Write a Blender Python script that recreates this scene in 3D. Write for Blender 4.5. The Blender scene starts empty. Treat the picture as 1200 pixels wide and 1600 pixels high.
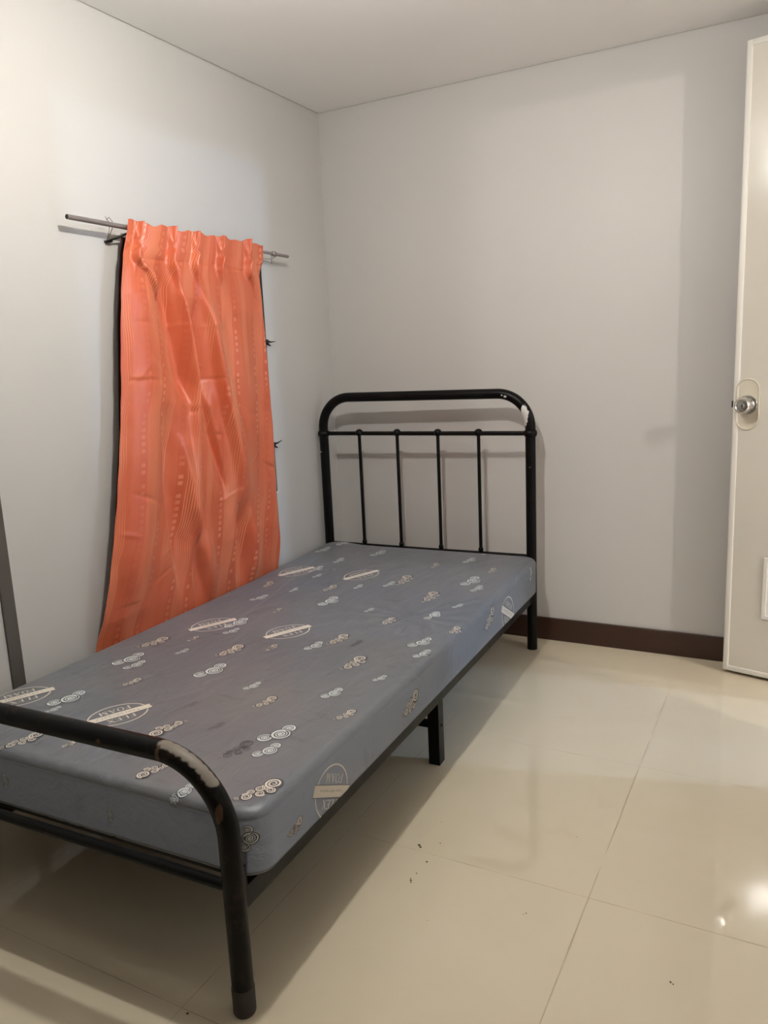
import bpy, bmesh, math, random
import numpy as np
from mathutils import Vector, Matrix
from mathutils.bvhtree import BVHTree
random.seed(4); rng = np.random.RandomState(7)
SC = bpy.context.scene; COL = SC.collection
H = 2.171            # ceiling height; the far left room corner is the origin, room is x>0, y<0
XR = 2.22            # right wall
YF = -3.75           # wall behind the photographer

# ------------------------------------------------------------------ materials
def mat(name, color=(.5,.5,.5), rough=.5, metal=0., spec=.5, **kw):
    m = bpy.data.materials.new(name); m.use_nodes = True
    b = m.node_tree.nodes['Principled BSDF']
    b.inputs['Base Color'].default_value = (*color, 1)
    b.inputs['Roughness'].default_value = rough
    b.inputs['Metallic'].default_value = metal
    b.inputs['Specular IOR Level'].default_value = spec
    for k, v in kw.items(): b.inputs[k.replace('_', ' ')].default_value = v
    return m
class NT:
    def __init__(s, m): s.m = m; s.t = m.node_tree; s.b = s.t.nodes['Principled BSDF']
    def n(s, typ, **kw):
        nd = s.t.nodes.new(typ)
        for k, v in kw.items(): setattr(nd, k, v)
        return nd
    def put(s, sock, v):
        if isinstance(v, bpy.types.NodeSocket): s.t.links.new(v, sock)
        elif isinstance(v, (tuple, list)) and len(v) == 3 and sock.type == 'RGBA': sock.default_value = (*v, 1)
        else: sock.default_value = v
    def coord(s, which='Object'): return s.n('ShaderNodeTexCoord').outputs[which]
    def math(s, op, a, b=0., c=0.):
        nd = s.n('ShaderNodeMath', operation=op)
        for i, v in enumerate((a, b, c)): s.put(nd.inputs[i], v)
        return nd.outputs[0]
    def xyz(s, v):
        nd = s.n('ShaderNodeSeparateXYZ'); s.put(nd.inputs[0], v); return nd.outputs
    def scale(s, v, sc, off=(0,0,0), rot=(0,0,0)):
        nd = s.n('ShaderNodeMapping'); s.put(nd.inputs['Vector'], v)
        nd.inputs['Scale'].default_value = sc; nd.inputs['Location'].default_value = off; nd.inputs['Rotation'].default_value = rot
        return nd.outputs[0]
    def noise(s, v, sc=5., det=3., rough=.5, dist=0.):
        nd = s.n('ShaderNodeTexNoise'); s.put(nd.inputs['Vector'], v)
        nd.inputs['Scale'].default_value = sc; nd.inputs['Detail'].default_value = det
        nd.inputs['Roughness'].default_value = rough; nd.inputs['Distortion'].default_value = dist
        return nd.outputs['Fac']
    def ramp(s, v, stops, interp='LINEAR'):
        nd = s.n('ShaderNodeValToRGB'); s.put(nd.inputs[0], v); r = nd.color_ramp; r.interpolation = interp
        while len(r.elements) < len(stops): r.elements.new(.5)
        for e, (p, c) in zip(r.elements, stops):
            e.position = p; e.color = (c, c, c, 1) if isinstance(c, (int, float)) else (*c, 1)
        return nd.outputs[0]
    def mix(s, f, a, b):
        nd = s.n('ShaderNodeMix', data_type='RGBA'); s.put(nd.inputs[0], f); s.put(nd.inputs[6], a); s.put(nd.inputs[7], b)
        return nd.outputs[2]
    def bump(s, h, strength=.2, dist=.001, prev=None):
        nd = s.n('ShaderNodeBump'); s.put(nd.inputs['Height'], h)
        nd.inputs['Strength'].default_value = strength; nd.inputs['Distance'].default_value = dist
        if prev is not None: s.put(nd.inputs['Normal'], prev)
        return nd.outputs[0]
    def set(s, **kw):
        for k, v in kw.items(): s.put(s.b.inputs[k.replace('_', ' ')], v)

def wall_paint(name, col):
    m = mat(name, col, .5, spec=.35); t = NT(m); c = t.coord()
    big = t.noise(c, 1.7, 4, .55)
    t.set(Base_Color=t.mix(t.ramp(big, [(.35, 0.), (.7, 1.)]), tuple(x*.985 for x in col), tuple(x*1.015 for x in col)))
    t.set(Normal=t.bump(t.noise(c, 260, 3, .6), .12, .0008, t.bump(t.noise(c, 6, 3), .15, .004)))
    t.set(Roughness=t.math('MULTIPLY_ADD', t.noise(c, 14, 2), .12, .44))
    return m
M = {}
M['wall'] = wall_paint('grey_wall_paint', (.52, .50, .475))
M['ceiling'] = wall_paint('white_ceiling_paint', (.90, .885, .86))
M['far'] = wall_paint('dark_unseen_wall_paint', (.16, .14, .12))  # for the unseen wall behind the camera, made dark to cut bounce light
M['hall'] = wall_paint('hall_paint', (.60, .60, .60))
# polished porcelain tiles
m = mat('polished_beige_tile', (.60, .53, .42), .07, spec=.5, IOR=1.78); t = NT(m); c = t.coord(); X, Y, Z = t.xyz(c)
def grid(v, o, w):
    f = t.math('FRACT', t.math('DIVIDE', t.math('SUBTRACT', v, o - 60.), .6))
    d = t.math('MINIMUM', f, t.math('SUBTRACT', 1., f))
    return t.math('LESS_THAN', d, w/.6/2)
gy = grid(X, 1.485, .0026); gx = grid(Y, -1.494, .0022); g = t.math('MAXIMUM', gx, gy)
cl = t.ramp(t.noise(c, 2.2, 5, .6, .8), [(.3, (.61, .528, .388)), (.7, (.65, .568, .428))])
st = t.ramp(t.noise(t.scale(c, (1, 1, 1), (3.1, 1.2, 0)), 7, 3, .5), [(.66, 0.), (.75, .25)])
cl = t.mix(st, cl, (.56, .45, .34))
gc = t.ramp(t.noise(c, 9, 2), [(.35, (.50, .42, .31)), (.65, (.36, .27, .18))])
t.set(Base_Color=t.mix(g, cl, gc))
smear = t.noise(t.scale(c, (1, 3, 1)), 5, 4, .65)
t.set(Roughness=t.math('MAXIMUM', t.math('MULTIPLY', g, .5), t.math('MULTIPLY_ADD', smear, .05, .008)))
t.set(Normal=t.bump(t.noise(c, 3.2, 2), .05, .004)); M['floor'] = m
# dark brown tiled skirting
m = mat('dark_brown_skirting', (.035, .014, .008), .3); t = NT(m); c = t.coord()
t.set(Base_Color=t.mix(t.noise(t.scale(c, (3, 3, 30)), 4, 3), (.028, .011, .007), (.045, .019, .011))); M['skirting'] = m
# chipped black bed paint
def bed_paint(name, patches, rust=.5):
    m = mat(name, (.003, .003, .003), .42, spec=.16); t = NT(m); c = t.coord()
    n1 = t.noise(c, 26, 5, .65); n2 = t.noise(c, 75, 3, .6)
    worn = t.ramp(n1, [(.56, 0.), (.70, 1.)])
    col = t.mix(t.math('MULTIPLY', worn, rust), (.003, .003, .003), (.020, .011, .007))
    col = t.mix(t.ramp(t.noise(c, 9, 3), [(.55, 0.), (.75, .5)]), col, (.012, .012, .010))
    rough = t.math('MULTIPLY_ADD', n1, .3, .22)
    for (p, r, kind) in patches:
        v = t.n('ShaderNodeVectorMath', operation='SUBTRACT'); t.put(v.inputs[0], c); v.inputs[1].default_value = p
        s = t.n('ShaderNodeVectorMath', operation='DIVIDE'); t.put(s.inputs[0], v.outputs[0]); s.inputs[1].default_value = r
        l = t.n('ShaderNodeVectorMath', operation='LENGTH'); t.put(l.inputs[0], s.outputs[0])
        d = t.math('ADD', l.outputs['Value'], t.math('MULTIPLY', t.math('SUBTRACT', n2, .5), .9 if kind != 'grey' else .6))
        f = t.ramp(d, [(.78, 1.), (.86 if kind == 'white' else 1.1, 0.)])
        if kind == 'white': k = (.66, .65, .62)
        elif kind == 'grey': k = (.20, .175, .145)
        else: k = (.07, .042, .026)
        col = t.mix(f, col, k)
    t.set(Base_Color=col, Roughness=rough)
    t.set(Normal=t.bump(t.noise(c, 120, 3, .6), .25, .0008)); return m
M['glass'] = mat('night_window_glass', (.01, .012, .015), .03)
M['frame_dark'] = mat('dark_metal_window_frame', (.03, .028, .027), .4, .3)
M['stripgrey'] = mat('grey_window_strip', (.16, .155, .15), .5)
M['black'] = mat('black_plastic', (.008, .008, .008), .45)
# trim strip
m = mat('dark_grey_strip_paint', (.085, .073, .062), .5); t = NT(m)
t.set(Base_Color=t.mix(t.noise(t.scale(t.coord(), (8, 8, 1)), 5, 3), (.075, .064, .055), (.10, .087, .074))); M['strip'] = m
# rod
m = mat('dull_grey_lilac_metal', (.36, .31, .30), .32, .75); t = NT(m)
t.set(Base_Color=t.mix(t.noise(t.scale(t.coord(), (40, 3, 40)), 6, 3), (.30, .26, .25), (.42, .37, .355))); M['rod'] = m
M['wire'] = mat('thin_tie_wire', (.25, .22, .19), .4, .8)
M['nail'] = mat('black_nail', (.012, .01, .009), .4, .6)
# door plastic
m = mat('cream_plastic_door', (.60, .56, .485), .15, spec=.5); t = NT(m); c = t.coord()
t.set(Base_Color=t.mix(t.noise(t.scale(c, (2, 2, 1)), 3, 4), (.585, .55, .475), (.62, .58, .505)))
t.set(Normal=t.bump(t.noise(c, 5, 2), .1, .004)); M['door'] = m
M['door_trim'] = mat('pale_plastic_door_edging', (.70, .67, .61), .42)
M['plate'] = mat('cream_lock_plate', (.61, .555, .45), .25)
M['chrome'] = mat('brushed_steel_knob', (.62, .60, .57), .16, 1.)
M['crumb'] = mat('brown_crumb', (.07, .045, .03), .8)
M['cap'] = mat('dull_black_foot_cap', (.028, .022, .018), .6)

# mattress fabric
def fabric():
    m = mat('slate_grey_satin_cover', (.125, .13, .145), .42, spec=.55, Sheen_Weight=.25, Sheen_Roughness=.35, Sheen_Tint=(.85, .87, .93, 1))
    t = NT(m); c = t.coord()
    broad = t.noise(c, 2.4, 3, .5)
    col = t.mix(t.ramp(broad, [(.35, 0.), (.68, 1.)]), (.118, .129, .152), (.150, .150, .158))
    gh = t.ramp(t.noise(t.scale(c, (9, 26, 9), rot=(0, 0, .35)), 1.4, 2, .5), [(.63, 0.), (.72, .28)])
    col = t.mix(gh, col, (.068, .072, .083))
    w1 = t.noise(t.scale(c, (3.2, 1., 3.2), rot=(0, 0, .5)), 7, 4, .55, .6)
    w2 = t.noise(t.scale(c, (1, 1, 1)), 420, 2)
    t.set(Base_Color=col, Normal=t.bump(w2, .12, .0005, t.bump(w1, .5, .006)), Roughness=t.math('MULTIPLY_ADD', w1, .15, .38))
    return m
M['fabric'] = fabric()
M['print_white'] = mat('pale_print', (.60, .64, .64), .5)
M['print_tan'] = mat('cream_print', (.66, .60, .52), .5)
M['print_dark'] = mat('dark_print', (.05, .052, .062), .45)
M['print_seam'] = mat('seam_thread', (.30, .29, .29), .5)

# orange curtain: u along the cloth width in metres, v = height in metres
def curtain_mat():
    m = mat('orange_satin_curtain', (.80, .22, .10), .36, spec=.5, Sheen_Weight=.3, Sheen_Roughness=.4, Sheen_Tint=(1, .62, .40, 1))
    t = NT(m); uv = t.coord('UV'); U, V, _ = t.xyz(uv)
    P = .190
    ph = t.math('MULTIPLY', t.math('FRACT', t.math('DIVIDE', t.math('ADD', U, .018), P)), P)
    def band(a, b): return t.math('MULTIPLY', t.math('GREATER_THAN', ph, a), t.math('LESS_THAN', ph, b))
    # fine pin lines in one part of the repeat
    fine = t.math('LESS_THAN', t.math('FRACT', t.math('DIVIDE', ph, .0062)), .34)
    lines = t.math('MULTIPLY', fine, t.math('MAXIMUM', band(.048, .098), band(.150, .178)))
    # square dashes
    row = t.math('FRACT', t.math('DIVIDE', V, .021)); cell = t.math('FLOOR', t.math('DIVIDE', V, .021))
    sq = t.math('MULTIPLY', t.math('GREATER_THAN', row, .28), t.math('LESS_THAN', row, .86))
    col1 = band(.026, .039); col2 = band(.107, .118)
    keep1 = t.math('GREATER_THAN', t.math('FRACT', t.math('MULTIPLY', cell, .31)), .22)
    keep2 = t.math('GREATER_THAN', t.math('FRACT', t.math('MULTIPLY', cell, .43)), .30)
    dash = t.math('MULTIPLY', sq, t.math('MAXIMUM', t.math('MULTIPLY', col1, keep1), t.math('MULTIPLY', col2, keep2)))
    darkc = t.math('MAXIMUM', band(.021, .044), band(.102, .123))
    fade = t.ramp(t.noise(t.scale(uv, (9, 2, 1)), 1.5, 2), [(.42, .1), (.60, 1.)])
    base = t.mix(t.ramp(t.noise(t.scale(uv, (6, 2.2, 1)), 2.2, 3), [(.3, 0.), (.7, 1.)]), (.52, .092, .034), (.57, .130, .058))
    base = t.mix(t.math('MULTIPLY', darkc, .22), base, (.42, .052, .020))
    pat = t.math('MULTIPLY', t.math('MAXIMUM', t.math('MULTIPLY', lines, 1.), t.math('MULTIPLY', dash, .75)), fade)
    base = t.mix(t.math('MULTIPLY', pat, .62), base, (.80, .33, .17))
    crump = t.noise(t.scale(uv, (2.0, .8, 1)), 9, 4, .55, .8)
    t.set(Base_Color=base, Roughness=t.math('MULTIPLY_ADD', pat, -.06, .42))
    t.set(Normal=t.bump(crump, .35, .006, t.bump(t.math('SUBTRACT', 1., lines), .2, .0006)))
    return m
M['curtain'] = curtain_mat()
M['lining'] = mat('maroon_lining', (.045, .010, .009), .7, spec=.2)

def emit(name, col, strength):
    m = mat(name, (.9, .9, .9)); b = m.node_tree.nodes['Principled BSDF']
    b.inputs['Emission Color'].default_value = (*col, 1); b.inputs['Emission Strength'].default_value = strength
    return m

# ------------------------------------------------------------------ geometry helpers
def link(name, bm_or_me, mats, parent=None, smooth=False, auto=None, loc=None):
    if isinstance(bm_or_me, bmesh.types.BMesh):
        me = bpy.data.meshes.new(name); bmesh.ops.recalc_face_normals(bm_or_me, faces=bm_or_me.faces); bm_or_me.to_mesh(me); bm_or_me.free()
    else: me = bm_or_me
    for mm in (mats if isinstance(mats, (list, tuple)) else [mats]): me.materials.append(mm)
    if smooth: me.polygons.foreach_set('use_smooth', [True]*len(me.polygons))
    if auto is not None: me.set_sharp_from_angle(angle=math.radians(auto))
    o = bpy.data.objects.new(name, me); COL.objects.link(o)
    if parent: o.parent = parent
    if loc is not None: o.location = loc
    return o
def empty(name, loc=(0,0,0), rz=0):
    o = bpy.data.objects.new(name, None); COL.objects.link(o); o.location = loc; o.rotation_euler = (0,0,rz); o.empty_display_size = .1
    return o
def tag(o, label=None, cat=None, group=None, kind=None):
    for k, v in (('label', label), ('category', cat), ('group', group), ('kind', kind)):
        if v: o[k] = v
    return o
def box(bm, a, b, bev=0., seg=2):
    vs = [bm.verts.new((x, y, z)) for x in (a[0], b[0]) for y in (a[1], b[1]) for z in (a[2], b[2])]
    fs = [bm.faces.new([vs[i] for i in f]) for f in ((0,1,3,2),(4,6,7,5),(0,4,5,1),(2,3,7,6),(0,2,6,4),(1,5,7,3))]
    if bev > 0:
        es = list({e for f in fs for e in f.edges})
        bmesh.ops.bevel(bm, geom=es, offset=bev, segments=seg, affect='EDGES', profile=.5)
    return bm
def NB(): return bmesh.new()
def tube(bm, pts, r, seg=20, caps=True, hollow=False):
    pts = [Vector(p) for p in pts]; rs = r if isinstance(r, (list, tuple)) else [r]*len(pts)
    tang = []
    for i in range(len(pts)):
        a = pts[max(i-1, 0)]; b = pts[min(i+1, len(pts)-1)]; tang.append((b-a).normalized())
    ref = Vector((0,0,1)) if abs(tang[0].z) < .9 else Vector((0,1,0))
    n = tang[0].cross(ref).normalized(); rings = []
    for i, (p, tg) in enumerate(zip(pts, tang)):
        n = (n - tg*n.dot(tg)).normalized(); b = tg.cross(n)
        rings.append([bm.verts.new(p + (n*math.cos(a) + b*math.sin(a))*rs[i]) for a in [2*math.pi*k/seg for k in range(seg)]])
    for r0, r1 in zip(rings, rings[1:]):
        for k in range(seg): bm.faces.new((r0[k], r0[(k+1)%seg], r1[(k+1)%seg], r1[k]))
    if caps: bm.faces.new(rings[0][::-1]); bm.faces.new(rings[-1])
    return bm
def sphere(bm, c, r, u=18, v=12, sc=(1,1,1)):
    mtx = Matrix.Translation(c) @ Matrix.Diagonal((r*sc[0], r*sc[1], r*sc[2], 1))
    bmesh.ops.create_uvsphere(bm, u_segments=u, v_segments=v, radius=1, matrix=mtx); return bm
def lathe(bm, prof, origin, axis, seg=28):
    axis = Vector(axis).normalized(); ref = Vector((0,0,1)) if abs(axis.z) < .9 else Vector((1,0,0))
    n = axis.cross(ref).normalized(); b = axis.cross(n); o = Vector(origin); rings = []
    for (d, r) in prof:
        rings.append([bm.verts.new(o + axis*d + (n*math.cos(a)+b*math.sin(a))*max(r, 1e-4)) for a in [2*math.pi*k/seg for k in range(seg)]])
    for r0, r1 in zip(rings, rings[1:]):
        for k in range(seg): bm.faces.new((r0[k], r0[(k+1)%seg], r1[(k+1)%seg], r1[k]))
    bm.faces.new(rings[0][::-1]); bm.faces.new(rings[-1]); return bm

# ------------------------------------------------------------------ the room
def struct(name, bm, m, parent=None, **k):
    o = link(name, bm, m, parent, **k)
    if parent is None: o['kind'] = 'structure'
    return o
b = NB(); box(b, (-.02, YF-.05, -.05), (5.4, .02, 0)); struct('floor', b, M['floor'])
b = NB(); box(b, (.004, YF, H), (XR-.004, -.004, H+.06)); struct('ceiling', b, M['ceiling'])
# left wall with the window opening behind the curtain
WY0, WY1, WZ0, WZ1 = -1.15, -.489, .66, 1.545
b = NB()
box(b, (-.14, YF-.1, -.05), (0, WY0, H+.06)); box(b, (-.14, WY1, -.05), (0, 0, H+.06))
box(b, (-.14, WY0, -.05), (0, WY1, WZ0)); box(b, (-.14, WY0, WZ1), (0, WY1, H+.06))
struct('wall_left', b, M['wall'])
b = NB(); box(b, (-.14, 0, -.05), (XR+.12, .12, H+.06)); struct('wall_back', b, M['wall'])
b = NB(); box(b, (-.14, YF-.12, -.05), (XR+.12, YF, H+.06)); struct('wall_front', b, M['far'])
DY0, DY1, DZ = -.790, -.250, 2.085     # doorway in the right wall
b = NB()
box(b, (XR, YF, -.05), (XR+.12, DY0, H+.06)); box(b, (XR, DY1, -.05), (XR+.12, 0, H+.06))
box(b, (XR, DY0, DZ), (XR+.12, DY1, H+.06)); struct('wall_right', b, M['wall'])
b = NB(); box(b, (0, -.010, 0), (XR-.0, 0, .094), .0015, 1); struct('baseboard_back', b, M['skirting'])
b = NB(); box(b, (0, -3.75, 0), (.010, -.010, .094), .0015, 1); struct('baseboard_left', b, M['skirting'])
# next room beyond the doorway (out of the picture, its lamps shine in)
b = NB()
box(b, (5.28, -2.6, -.05), (5.4, 1.3, 2.6)); box(b, (XR+.12, 1.2, -.05), (5.4, 1.32, 2.6)); box(b, (XR+.12, -2.72, -.05), (5.4, -2.6, 2.6))
struct('wall_hall', b, M['hall'])
b = NB(); box(b, (XR+.12, -2.7, 2.5), (5.4, 1.3, 2.6)); struct('ceiling_hall', b, M['hall'])
b = NB(); box(b, (XR+.12, .02, -.05), (5.4, 1.3, 0)); struct('floor_hall', b, M['floor'])

# window: dark frame, proud of the wall, two panes
win = empty('window_1', (0, (WY0+WY1)/2, WZ0)); win['kind'] = 'structure'
cy = (WY0+WY1)/2
def wbox(name, a, c, m, bev=.0015, parent=win):
    q = NB(); box(q, (a[0], a[1]-cy, a[2]-WZ0), (c[0], c[1]-cy, c[2]-WZ0), bev, 1); return link(name, q, m, parent)
q = NB()
for a, c in (((-.03, WY0, WZ0), (.012, WY0+.024, WZ1)), ((-.03, WY1-.024, WZ0), (.012, WY1, WZ1)),
             ((-.03, WY0, WZ0), (.010, WY1, WZ0+.024)), ((-.03, WY0, WZ1-.024), (.010, WY1, WZ1)), ((-.028, cy-.014, WZ0), (.008, cy+.014, WZ1))):
    box(q, (a[0], a[1]-cy, a[2]-WZ0), (c[0], c[1]-cy, c[2]-WZ0), .001, 1)
link('window_frame', q, M['frame_dark'], win)
wbox('pane', (-.02, WY0+.02, WZ0+.02), (-.016, cy-.012, WZ1-.02), M['glass'], 0)
wbox('pane', (-.02, cy+.012, WZ0+.02), (-.016, WY1-.02, WZ1-.02), M['glass'], 0)
for (z, up) in ((1.243, .000), (.848, .012)):
    q = NB()
    box(q, (.0, WY1-.012-cy, z-.008-WZ0), (.018, WY1+.008-cy, z+.008-WZ0), .002, 1)
    tube(q, [(.012, WY1+.006-cy, z-WZ0), (.018, WY1+.022-cy, z+up*.5-.002-WZ0), (.024, WY1+.042-cy, z+up-WZ0)], [.005, .003, .001], 8)
    tube(q, [(.010, WY1+.004-cy, z-.006-WZ0), (.014, WY1+.022-cy, z-.016-WZ0)], [.006, .002], 8)
    link('window_latch', q, M['black'], win, smooth=True, auto=40)
q = NB(); box(q, (0, WY1-.012-cy, .0), (.006, WY1+.014-cy, .195), .001, 1); link('frame_strip', q, M['stripgrey'], win)
q = NB(); box(q, (0, WY1-.012-cy, -.006), (.008, WY1+.015-cy, .0), .001, 1); link('strip_end', q, M['door_trim'], win)

# dark strip fixed to the left wall, near the foot of the bed
b = NB(); box(b, (0, -1.729, .094), (.006, -1.690, H), .0015, 1); struct('trim_1', b, M['strip'])

# ------------------------------------------------------------------ door
DA = math.radians(-13.9); LEAF = .603
door = empty('door_1', (1.634, -.108, 0), DA); door['kind'] = 'structure'
TH = .034
# local x along the leaf from the free edge to the hinge, local -y = face towards the room
b = NB(); box(b, (.004, 0, .016), (LEAF, TH, 2.066), .002, 1); link('door_leaf', b, M['door'], door)
b = NB(); e = .019
box(b, (0, -.004, .012), (e, TH+.004, 2.070), .004, 3); box(b, (LEAF-e, -.004, .012), (LEAF, TH+.004, 2.070), .004, 3)
link('edge_trim', b, M['door_trim'], door, smooth=True, auto=35)
b = NB()
box(b, (e-.003, -.0035, .012), (LEAF-e+.003, TH+.0035, .012+e), .003, 3); box(b, (e-.003, -.0035, 2.070-e), (LEAF-e+.003, TH+.0035, 2.070), .003, 3)
link('edge_trim', b, M['door_trim'], door, smooth=True, auto=35)
def stadium(cx, cz, w, h, n=14):
    r = w/2; pts = []
    for k in range(n+1): a = math.pi*k/n; pts.append((cx+r*math.cos(a), cz+h/2-r+r*math.sin(a)))
    for k in range(n+1): a = math.pi+math.pi*k/n; pts.append((cx+r*math.cos(a), cz-h/2+r+r*math.sin(a)))
    return pts
def plate_mesh(cx, cz, w, h, levels):
    bm = NB(); rings = []
    for (ins, y) in levels: rings.append([bm.verts.new((x, y, z)) for x, z in stadium(cx, cz, w-2*ins, h-2*ins)])
    n = len(rings[0])
    for r0, r1 in zip(rings, rings[1:]):
        for k in range(n): bm.faces.new((r0[k], r0[(k+1)%n], r1[(k+1)%n], r1[k]))
    bm.faces.new(rings[-1]); return bm
KX, KZ = .047, .953
for s, y0 in ((-1, 0.), (1, TH)):
    b = plate_mesh(.0465, .9545, .076, .170, [(0, y0), (0, y0+s*.004), (.0015, y0+s*.0052), (.004, y0+s*.005), (.0055, y0+s*.003), (.0065, y0+s*.003)])
    link('lock_plate', b, M['plate'], door, smooth=True, auto=40)
    b = NB()
    lathe(b, [(0, .031), (.003, .032), (.007, .030), (.009, .016), (.012, .013), (.022, .013), (.026, .019), (.032, .0245), (.044, .0268), (.054, .0255), (.060, .021), (.0612, .0195), (.0596, .018), (.0600, .0085), (.0620, .0075), (.0622, .0055), (.0606, .005)],
          (KX, y0+s*.003, KZ), (0, s, 0))
    kb = link('door_knob', b, M['chrome'], door, smooth=True, auto=32)
    if s < 0:
        b = NB(); box(b, (KX-.0011, -.0655, KZ-.0045), (KX+.0011, -.0632, KZ+.0045)); link('keyhole', b, M['black'], kb)
b = NB(); box(b, (-.009, TH/2-.006, KZ-.010), (.002, TH/2+.006, KZ+.012), .002, 2); link('latch_bolt', b, M['nail'], door)
# moulded lower panel, half recessed
b = NB()
def ringbox(x0, z0, x1, z1, w, yo, yi):
    o = [(x0, z0), (x1, z0), (x1, z1), (x0, z1)]; i = [(x0+w, z0+w), (x1-w, z0+w), (x1-w, z1-w), (x0+w, z1-w)]
    A = [b.verts.new((x, .0005, z)) for x, z in o]; A2 = [b.verts.new((x+.001*(1 if x == x0 else -1), yo, z+.001*(1 if z == z0 else -1))) for x, z in o]
    B2 = [b.verts.new((x, yo, z)) for x, z in i]; Bi = [b.verts.new((x+.002*(1 if x < .3 else -1), yi, z+.002*(1 if z < (z0+z1)/2 else -1))) for x, z in i]
    for r0, r1 in ((A, A2), (A2, B2), (B2, Bi)):
        for k in range(4): b.faces.new((r0[k], r0[(k+1)%4], r1[(k+1)%4], r1[k]))
    b.faces.new(Bi)
ringbox(.121, .224, LEAF-.121, .440, .012, -.006, -.001)
link('vent_panel', b, M['door_trim'], door, smooth=True, auto=30)
# hinges on the jamb side
for hz in (.25, 1.05, 1.85):
    b = NB(); tube(b, [(LEAF+.004, TH+.004, hz-.04), (LEAF+.004, TH+.004, hz+.04)], .006, 12); link('hinge', b, M['chrome'], door, smooth=True, auto=40)
b = NB()
for y0, y1, z0, z1 in ((DY0, DY0+.022, 0, DZ), (DY1-.022, DY1, 0, DZ), (DY0, DY1, DZ-.022, DZ)): box(b, (XR-.008, y0, z0), (XR+.128, y1, z1), .002, 1)
struct('trim_2', b, M['door_trim'])

# ------------------------------------------------------------------ the bed
RZ = math.atan2(.0304, .99954)
CX, CY = .515, -1.102
bed = empty('metal_single_bed', (CX, CY, 0), RZ)
tag(bed, 'black tubular metal single bed frame with chipped paint, arched spindle headboard against the back wall', 'bed')
HX, HY, R = .452, .962, .0195
def hoop(y, top, rad, n=14, zb=0.):
    pts = [(-HX, y, zb), (-HX, y, (top-rad)*.5), (-HX, y, top-rad)]
    for k in range(1, n+1): a = math.pi - k*(math.pi/2)/n; pts.append((-HX+rad+rad*math.cos(a), y, top-rad+rad*math.sin(a)))
    pts.append((0, y, top))
    for k in range(0, n+1): a = math.pi/2 - k*(math.pi/2)/n; pts.append((HX-rad+rad*math.cos(a), y, top-rad+rad*math.sin(a)))
    pts += [(HX, y, (top-rad)*.5), (HX, y, zb)]
    return pts
hp = bed_paint('black_headboard_paint', [((HX-.018, HY-.016, .925), (.019, .03, .046), 'white'), ((HX-.092, HY-.01, .998), (.007, .03, .005), 'white'),
      ((HX-.104, HY-.012, 1.003), (.004, .03, .004), 'white'), ((-HX-.012, HY-.016, .78), (.010, .02, .003), 'white'), ((HX+.002, HY-.018, .73), (.005, .02, .005), 'rust')], .25)
hb = link('headboard_frame', tube(NB(), hoop(HY, 1.008, .128), R, 24), hp, bed, smooth=True, auto=60)
hb['label'] = 'arched black tube headboard with a white paint chip'
plain = bed_paint('black_bed_paint', [], .3)
xs = [-.280, -.105, .0745, .2455]
ub = link('headboard_rail', tube(NB(), [(-HX, HY, .857), (0, HY, .857), (HX, HY, .857)], .0088, 16), plain, bed, smooth=True, auto=60)
for x in xs: link('ball_joint', sphere(NB(), (x, HY, .860), .0165, sc=(1, 1, .92)), plain, ub, smooth=True)
for x in (-HX, HX):
    q = NB(); lathe(q, [(-.013, .0198), (-.010, .0235), (0, .0262), (.010, .0235), (.013, .0198)], (x, HY, .857), (0, 0, 1), 24)
    link('post_collar', q, plain, ub, smooth=True)
lb = link('headboard_rail', tube(NB(), [(-HX, HY, .377), (0, HY, .375), (HX, HY, .377)], .0088, 16), plain, bed, smooth=True, auto=60)
for x in xs:
    sp = link('spindle', tube(NB(), [(x, HY, .380), (x, HY, .62), (x, HY, .852)], .0068, 14), plain, bed, smooth=True, auto=60)
    link('ball_joint', sphere(NB(), (x, HY, .392), .0105, 14, 10, (1, 1, 1.2)), plain, sp, smooth=True)
fp = bed_paint('worn_black_footboard_paint', [((0.3319, -HY-.003, 0.5015), (.018, .013, .0095), 'grey'), ((0.3480, -HY-.003, 0.4983), (.018, .013, .0095), 'grey'), ((0.3637, -HY-.003, 0.4935), (.018, .013, .0095), 'grey'), ((0.3788, -HY-.003, 0.4871), (.018, .013, .0095), 'grey'), ((0.3932, -HY-.003, 0.4791), (.018, .013, .0095), 'grey'), ((0.4067, -HY-.003, 0.4697), (.018, .013, .0095), 'grey'), ((0.4171, -HY-.003, 0.4608), (.018, .013, .0095), 'grey'), ((0.4267, -HY-.003, 0.4511), (.018, .013, .0095), 'grey'),
      ((.185, -HY-.017, .489), (.006, .01, .005), 'rust'), ((HX-.128, -HY-.012, .485), (.006, .02, .02), 'rust'), ((HX-.004, -HY-.014, .40), (.008, .010, .02), 'rust')], 1.)
fb = link('footboard_frame', tube(NB(), hoop(-HY, .488, .142, zb=.004), R+.0005, 24), fp, bed, smooth=True, auto=60)
fb['label'] = 'low arched tube footboard with worn rusty paint'
for x in (-HX, HX):
    q = NB(); lathe(q, [(0, .0190), (.004, .0209), (.052, .0212), (.055, .0203)], (x, -HY, 0), (0, 0, 1), 24); link('foot_cap', q, M['cap'], bed, smooth=True, auto=40)
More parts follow.
